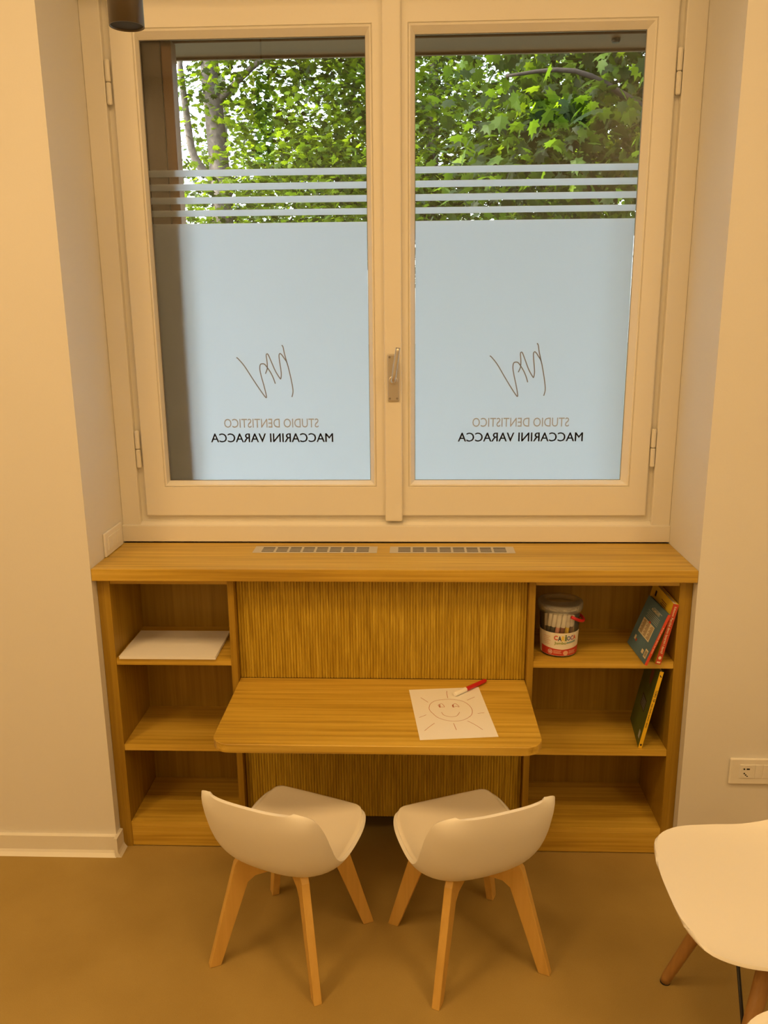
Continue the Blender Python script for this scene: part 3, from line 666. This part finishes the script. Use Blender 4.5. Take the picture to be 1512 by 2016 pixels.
# red carrying handle folded down over the right side
b = B(); pts = []
for i in range(13):
    a = .36+(2.9-.36)*i/12; r = .0675+.004*math.sin(PI*i/12); pts.append((TX+r*math.sin(a), TY-r*math.cos(a), TZ+.135-.026*math.sin(PI*min(1, i/5)*.5)))
b = tube(B(), pts, .0050, 8); obj('handle', b, M['red'], tub, smooth=True)
PEN_COL = [('grey', (.10, .10, .09), 'grey'), ('black', (.03, .03, .03), 'dark'), ('pink', (.75, .33, .26), 'pink'), ('brown', (.26, .07, .02), 'brown'), ('yellow', (.85, .60, .02), 'yellow'), ('mauve', (.20, .12, .10), 'dull mauve'), ('stone', (.34, .26, .19), 'stone grey'), ('green', (.06, .11, .03), 'dark green')]
PM = [plain('pen_'+n, c, .4) for n, c, _ in PEN_COL]
proto = {}
def tub_pen(a, r, tilt, ci, label, zc):
    if ci not in proto:
        o = empty('felt_pen', (0, 0, 0)); pen_parts(o, PM[ci]); proto[ci] = o
    else: o = copy_tree(proto[ci])
    x, y = TX+r*math.sin(a), TY-r*math.cos(a)
    tang = Vector((math.cos(a), math.sin(a), 0))
    ax = (Vector((0, 0, -1)) - tang*tilt).normalized()      # cap end up
    o.rotation_mode = 'QUATERNION'; o.rotation_quaternion = ax.to_track_quat('Z', 'Y')
    x += tang.x*tilt*.07; y += tang.y*tilt*.07
    o.location = (x, y, TZ+zc); tag(o, label, 'pen', 'felt pens'); return o
front = [0, 1, 2, 3, 4, 5, 6]
for i, ci in enumerate(front):
    a = -.95+i*.316
    lb = {2: 'pink felt pen, white cap up, at the front of the clear tub', 3: 'brown felt pen between the pink and yellow ones in the tub', 4: 'yellow felt pen, white cap up, at the front of the clear tub', 1: 'dark felt pen just left of the pink one in the tub', 0: 'grey felt pen two to the left of the pink one in the tub', 5: 'mauve felt pen just right of the yellow one in the tub', 6: 'stone grey felt pen two to the right of the yellow one in the tub'}.get(ci)
    tub_pen(a, .0448, .13, ci, lb, .1440)
k = 0
for ring, n, r in ((0, 12, .0448), (1, 12, .0310), (2, 6, .0160), (3, 1, 0.0)):
    for i in range(n):
        a = (1.28+(2*PI-2.56)*i/(n-1)) if ring == 0 else 2*PI*i/n + ring*.3
        tub_pen(a, r, .0, [7, 0, 5, 6, 3][k % 5], 'white-capped pen packed among the others behind the front row of the tub', .1440+random.uniform(-.004, .004)); k += 1

# books ------------------------------------------------------------
def book(name, base, lean, yaw, Hh, D, T, cover, spine, label, back=None):
    """stands on its lower edge, spine to the room (-y), leaning to +x; local x thickness, y depth, z height"""
    e = empty(name, base); e.rotation_euler = (0, lean, yaw)
    ct = .0016
    obj('page_block', bx(ct, T-ct, ct, D-.003, .003, Hh-.003), M['bookpages'], e, local=True)
    obj('front_cover', bx(0, ct, 0, D, 0, Hh), cover, e, local=True, bev=.0004); obj('rear_cover', bx(T-ct, T, 0, D, 0, Hh), back or cover, e, local=True, bev=.0004)
    sp = obj('spine', bx(0, T, -.0006, ct, 0, Hh), spine, e, local=True, bev=.0005)
    tag(e, label, 'book', 'picture books on the right shelves'); return e, sp
def spine_text(sp, body, T, z0, z1, m, w=.55, off=.01, cx=.5):
    """reads downwards from the top"""
    me = fit_text(text_mesh(body, off), lambda u, v, _: (T*(cx-.5)+T*(.5+w*(v-.5)), -.0009, z1-(z1-z0)*u)); return objm('lettering', me, m, sp)
def cover_patch(e, y0, y1, z0, z1, m, name, d=-.0003):
    b = B(); v = [b.verts.new(p) for p in ((d, y0, z0), (d, y1, z0), (d, y1, z1), (d, y0, z1))]; b.faces.new(v); return obj(name, b, m, e, local=True)
BL = plain('cover_blue', (.11, .21, .29), .45, var=.2, bscale=9); YL = plain('cover_yellow', (.80, .56, .03), .45); RD = plain('cover_red', (.50, .055, .02), .45); RD2 = plain('spine_red', (.66, .07, .03), .45)
GR = plain('cover_green', (.085, .12, .02), .5, var=.25, bscale=8); YS2 = plain('spine_yellow', (.82, .52, .02), .45); CRM = plain('print_cream', (.78, .70, .50), .6); BLK = plain('print_black', (.03, .02, .02), .6); BRN = plain('print_brown', (.22, .10, .03), .6); GRY = plain('print_pale', (.45, .50, .52), .6)
lean = math.atan2(.059, .157)
e, sp = book('picture_book', (.7500, -.025, .6590), lean, .05, .168, .172, .0085, BL, RD2, 'blue picture book with red spine leaning outermost on the top right shelf')
cv = [c for c in e.children if c.name.startswith('front_cover')][0]
spine_text(sp, 'Il mio primo libro dei denti', .0085, .040, .125, CRM)
cover_patch(cv, .040, .137, .058, .106, CRM, 'text_panel'); 
for q in range(3):
    for r in range(12): cover_patch(cv, .045+q*.031, .045+q*.031+.024-.004*((r*7+q) % 3), .0625+r*.0035, .0625+r*.0035+.0016, BRN, 'printed_line', -.0005)
cover_patch(cv, .078, .092, .1045, .1100, RD2, 'printed_tab', -.0006)
for r in range(5): cover_patch(cv, .030, .130-.006*(r % 2), .113+r*.0052, .113+r*.0052+.0016, GRY, 'printed_line')
cover_patch(cv, .030, .100, .150, .1525, GRY, 'printed_bar')
me = fit_text(text_mesh('ALIMENTI', .02), lambda u, v, _: (-.0005, .112-.066*u, .1405+.0085*v)); objm('lettering', me, CRM, cv)
cover_patch(cv, .012, .034, .014, .040, CRM, 'barcode_box')
for r in range(6): cover_patch(cv, .0155+r*.0027, .0155+r*.0027+.0013, .018, .036, BLK, 'barcode_line', -.0005)
cover_patch(cv, .042, .058, .018, .030, CRM, 'printed_badge'); cover_patch(cv, .128, .140, .030, .044, CRM, 'printed_badge'); cover_patch(cv, .116, .126, .028, .036, RD, 'printed_badge')
e, sp = book('picture_book', (.7850, -.012, .6575), math.atan2(.0405, .188), .0, .193, .205, .0165, YL, RD, 'thick yellow picture book with red spine against the side on the top right shelf')
cv = [c for c in e.children if c.name.startswith('front_cover')][0]
spine_text(sp, 'Perché devo lavarmi i denti?', .0165, .035, .150, CRM, .45); spine_text(sp, 'Edizioni', .0165, .155, .185, CRM, .35)
b = B(); v = [b.verts.new((.003, -.0009, z)) for z in (.004, .009)]+[b.verts.new((.0135, -.0009, z)) for z in (.009, .004)]; b.faces.new(v); obj('printed_bar', b, CRM, sp, local=True)
b = B(); n = 14; b.faces.new([b.verts.new((.00825+.0045*math.cos(2*PI*q/n), -.0009, .021+.0055*math.sin(2*PI*q/n))) for q in range(n)]); obj('printed_disc', b, CRM, sp, local=True)
for r in range(4): cover_patch(cv, .050, .100-.008*(r % 2), .170-r*.006, .173-r*.006, BRN, 'printed_line')
cover_patch(cv, .052, .090, .140, .146, BRN, 'printed_line'); cover_patch(cv, .150, .165, .160, .178, BLK, 'printed_mark')
e, sp = book('picture_book', (.7600, .013, .3660), math.atan2(.049, .262), -.12, .262, .190, .0110, GR, YS2, 'green picture book with yellow spine leaning on the middle right shelf')
cv = [c for c in e.children if c.name.startswith('front_cover')][0]
spine_text(sp, 'TOPO TIP', .011, .160, .200, BLK, .62, .02); spine_text(sp, 'non vuole lavarsi i denti', .011, .072, .154, BLK, .45)
b = B(); n = 14; b.faces.new([b.verts.new((.0055+.0032*math.cos(2*PI*q/n), -.0009, .012+.0036*math.sin(2*PI*q/n))) for q in range(n)]); obj('printed_disc', b, BLK, sp, local=True)
b = B(); ribbon(b, [(.003, .250), (.0055, .247), (.008, .244)], .003, lambda x, z: (x, -.0009, z)); obj('printed_mark', b, BLK, sp, local=True)
cover_patch(cv, .050, .120, .095, .135, BLK, 'text_panel')
for r in range(5): cover_patch(cv, .056, .114, .100+r*.0065, .1018+r*.0065, GRY, 'printed_line', -.0005)
cover_patch(cv, .020, .040, .020, .045, GRY, 'barcode_box')
b = B(); n = 16; b.faces.new([b.verts.new((-.0003, .075+.018*math.cos(2*PI*q/n), .215+.030*math.sin(2*PI*q/n))) for q in range(n)]); obj('printed_blob', b, plain('print_dull_red', (.16, .05, .05), .6), cv, local=True)

# ------------------------------------------------------------------ outdoors
GZ = -0.9
tag(obj('ground', bx(-40, 40, YO+.001, 60, GZ-.2, GZ), M['grass']), 'green ground outside the window', None, None, 'structure')
# lobed leaf template (stalk at origin, blade along +y)
LP = [(0, 0), (.10, .10), (.34, .06), (.30, .24), (.50, .44), (.30, .46), (.26, .56), (.30, .74), (.12, .68), (0, 1.0)]
leaf_v = [(x, y, -.18*abs(x)+.05*math.sin(y*3)) for x, y in LP] + [(-x, y, -.18*abs(x)+.05*math.sin(y*3)) for x, y in LP[1:-1]]
nL = len(LP)
leaf_f = []
rightv = list(range(1, nL-1)); leftv = list(range(nL, nL+nL-2))
mid = len(leaf_v); leaf_v.append((0, .42, .06))
chain = [0]+rightv+[nL-1]+list(reversed(leftv))
leaf_f = [(mid, chain[i], chain[(i+1) % len(chain)]) for i in range(len(chain))]
LV = np.array(leaf_v)
leaf_meshes = []
for m in LEAF:
    me = bpy.data.meshes.new('leaf'); me.from_pydata(leaf_v, [], leaf_f); me.materials.append(m); leaf_meshes.append(me)
def rand_rot(rng, n, droop):
    """leaf frames: blade hangs outwards and down by droop"""
    az = rng.uniform(0, 2*PI, n); el = rng.normal(-droop, .45, n)
    y = np.stack([np.cos(az)*np.cos(el), np.sin(az)*np.cos(el), np.sin(el)], 1)
    up_ = np.stack([rng.normal(0, .35, n), rng.normal(0, .35, n), np.ones(n)], 1)
    x = np.cross(y, up_); x /= np.linalg.norm(x, axis=1)[:, None]
    z = np.cross(x, y); return np.stack([x, y, z], 2)
def foliage(tree, pos, R, size, mi, keep):
    """the `keep` leaves nearest the window as parts, the rest as one joined part"""
    d = np.linalg.norm(pos-np.array(CAM), axis=1)
    tx = (pos[:, 0]-CAM.x)/(pos[:, 1]-CAM.y); tz = (pos[:, 2]-CAM.z)/(pos[:, 1]-CAM.y)
    seen = (np.abs(tx) < .34) & (tz > .08) & (tz < .33)
    order = np.argsort(d/size + np.where(seen, 0, 1e5)); near = order[:keep]; rest = order[keep:]
    o0 = np.array(tree.location)
    for i in near:
        o = bpy.data.objects.new('leaf', leaf_meshes[mi[i]]); C.objects.link(o); o.parent = tree
        mw = Matrix([[*(R[i][r]*size[i]), pos[i][r]-o0[r]] for r in range(3)]+[[0, 0, 0, 1]]); o.matrix_local = mw
    k = len(rest); V = (np.einsum('nij,vj->nvi', R[rest], LV)*size[rest][:, None, None] + pos[rest][:, None, :] - o0).reshape(-1, 3)
    nf = len(leaf_f); Fx = (np.array(leaf_f)[None] + (np.arange(k)*len(LV))[:, None, None]).reshape(-1, 3)
    me = bpy.data.meshes.new('foliage'); me.vertices.add(len(V)); me.vertices.foreach_set('co', V.ravel())
    me.loops.add(Fx.size); me.loops.foreach_set('vertex_index', Fx.ravel().astype(np.int32))
    me.polygons.add(len(Fx)); me.polygons.foreach_set('loop_start', (np.arange(len(Fx))*3).astype(np.int32)); me.polygons.foreach_set('loop_total', np.full(len(Fx), 3, np.int32))
    for m in LEAF: me.materials.append(m)
    me.polygons.foreach_set('material_index', np.repeat(mi[rest], nf).astype(np.int32)); me.update(calc_edges=True)
    o = bpy.data.objects.new('foliage', me); C.objects.link(o); o.parent = tree; o['kind'] = 'stuff'
def tree(name, base, trunk, branches, crowns, nleaf, size, weights, label, seed, keep=300, droop=.35, bark='bark', dy=0.0):
    base = (base[0], base[1]+dy); sh = lambda L_: [(p[0], p[1]+dy, *p[2:]) for p in L_]
    trunk = sh(trunk); branches = [sh(q) for q in branches]; crowns = sh(crowns)
    rng = np.random.default_rng(seed)
    e = empty(name, (base[0], base[1], GZ))
    obj('trunk', tube(B(), [p[:3] for p in trunk], [p[3] for p in trunk], 14), M[bark], e, smooth=True)
    for br in branches: obj('branch', tube(B(), smooth_pts([p[:3] for p in br], 4), list(np.interp(np.linspace(0, 1, (len(br)-1)*4+1), np.linspace(0, 1, len(br)), [p[3] for p in br])), 8), M[bark], e, smooth=True)
    P = []
    tot = sum(c[6] for c in crowns)
    for cx, cy, cz, rx, ry, rz, wt in crowns:
        n = int(nleaf*wt/tot); nc = max(6, n//22)
        v = rng.normal(size=(nc, 3)); v /= np.linalg.norm(v, axis=1)[:, None]; v *= (rng.uniform(0.05, 1, nc)**.45)[:, None]
        cc = v*np.array([rx, ry, rz])+np.array([cx, cy, cz])
        P.append(cc[rng.integers(0, nc, n)] + rng.normal(0, 1, (n, 3))*np.array([.22, .22, .12])*(size/.11))
    pos = np.concatenate(P); n = len(pos)
    pos = pos[(pos[:, 1] > 1.3)]; n = len(pos)
    foliage(e, pos, rand_rot(rng, n, droop), size*rng.uniform(.65, 1.25, n), rng.choice(3, n, p=weights), keep)
    tag(e, label, 'tree', 'trees outside the window'); return e
tree('maple_tree', (-2.15, 7.5), [(-2.15, 7.5, GZ, .17), (-2.12, 7.5, 1.5, .13), (-2.10, 7.5, 3.0, .115), (-2.16, 7.5, 4.2, .10), (-2.2, 7.6, 6.5, .06)],
     [[(-2.14, 7.5, 3.05, .05), (-2.36, 7.4, 3.32, .045), (-2.42, 7.4, 3.75, .04), (-2.44, 7.3, 4.3, .03)], [(-2.1, 7.5, 3.9, .04), (-1.5, 7.3, 4.3, .03), (-.8, 7.1, 4.5, .015)], [(-2.1, 7.5, 4.4, .04), (-2.9, 7.6, 5.0, .02)]],
     [(-1.0, 7.4, 4.2, 1.7, 1.0, 1.1, 1.2), (-2.3, 7.8, 5.6, 1.6, 1.5, .9, .8), (-2.6, 7.7, 2.6, 1.4, 1.0, .45, .35), (-.9, 7.0, 3.0, 1.2, .8, .5, .45)], 15000, .092, (.42, .36, .22), 'slender tree with a pale forked trunk seen through the left pane', 11)
tree('maple_tree', (.35, 9.5), [(.35, 9.5, GZ, .16), (.3, 9.5, 2.5, .12), (.35, 9.6, 5.0, .08), (.4, 9.6, 7.0, .04)], [[(.3, 9.5, 2.8, .05), (-.6, 9.2, 3.6, .03), (-1.3, 9.0, 4.1, .02)], [(.33, 9.5, 3.2, .05), (1.2, 9.2, 4.0, .02)]],
     [(.3, 9.4, 5.0, 2.5, 1.0, 1.9, 1.0), (-.6, 9.3, 3.5, 2.0, .9, .8, .5), (1.9, 9.3, 3.6, 1.5, .9, .9, .4)], 17000, .112, (.42, .36, .22), 'bright leafy tree standing behind, between the two panes', 12, dy=1.9)
tree('maple_tree', (2.7, 3.9), [(2.7, 3.9, GZ, .16), (2.65, 3.9, 1.8, .13), (2.6, 3.8, 3.2, .10), (2.5, 3.8, 5.0, .06)], [[(2.6, 3.8, 2.3, .045), (2.0, 3.4, 2.62, .035), (1.40, 3.1, 2.86, .022), (1.0, 3.0, 3.02, .015), (.6, 3.0, 3.0, .008)], [(2.6, 3.8, 3.2, .05), (1.8, 3.9, 3.6, .03), (1.1, 4.0, 3.7, .015)]],
     [(1.55, 3.7, 3.25, 1.05, .8, .75, 1.0), (1.15, 3.5, 2.62, .75, .6, .30, .45), (2.6, 3.9, 4.3, 1.5, 1.2, 1.0, .5)], 5600, .110, (.06, .34, .60), 'near maple branch with broad leaves coloured dark for shade filling the right pane', 13, droop=.7, bark='bark_shade')  # shade on this near tree is put into darker leaf and bark colours
tree('backdrop_tree', (-4.6, 14.0), [(-4.6, 14, GZ, .2), (-4.6, 14, 3.5, .15), (-4.5, 14, 7, .08)], [[(-4.6, 14, 3.0, .06), (-3.4, 13.8, 4.2, .03)]], [(-3.6, 14, 4.3, 2.4, 1.2, 2.0, 1.0)], 3600, .17, (.40, .40, .20), 'far tree showing at the left edge of the left pane', 14, dy=5.0)
tree('backdrop_tree', (3.3, 13.0), [(3.3, 13, GZ, .2), (3.3, 13, 3.5, .15), (3.2, 13, 7, .08)], [[(3.3, 13, 3.0, .06), (2.0, 12.8, 4.2, .03)]], [(2.6, 13, 4.6, 3.0, 1.2, 2.2, 1.0), (.0, 13.5, 3.2, 2.4, 1.0, .9, .4)], 6500, .17, (.40, .40, .20), 'far tree behind the near maple, in the right pane', 15, dy=2.3)
tree('backdrop_tree', (-7.2, 11.5), [(-7.2, 11.5, GZ, .2), (-7.2, 11.5, 3.5, .15), (-7.1, 11.5, 7, .08)], [[(-7.2, 11.5, 3.0, .06), (-6.2, 11.4, 4.2, .03)]], [(-6.6, 11.5, 4.2, 1.9, 1.2, 2.0, 1.0)], 2600, .17, (.40, .40, .20), 'far tree beyond the left side of the window', 16, keep=0)
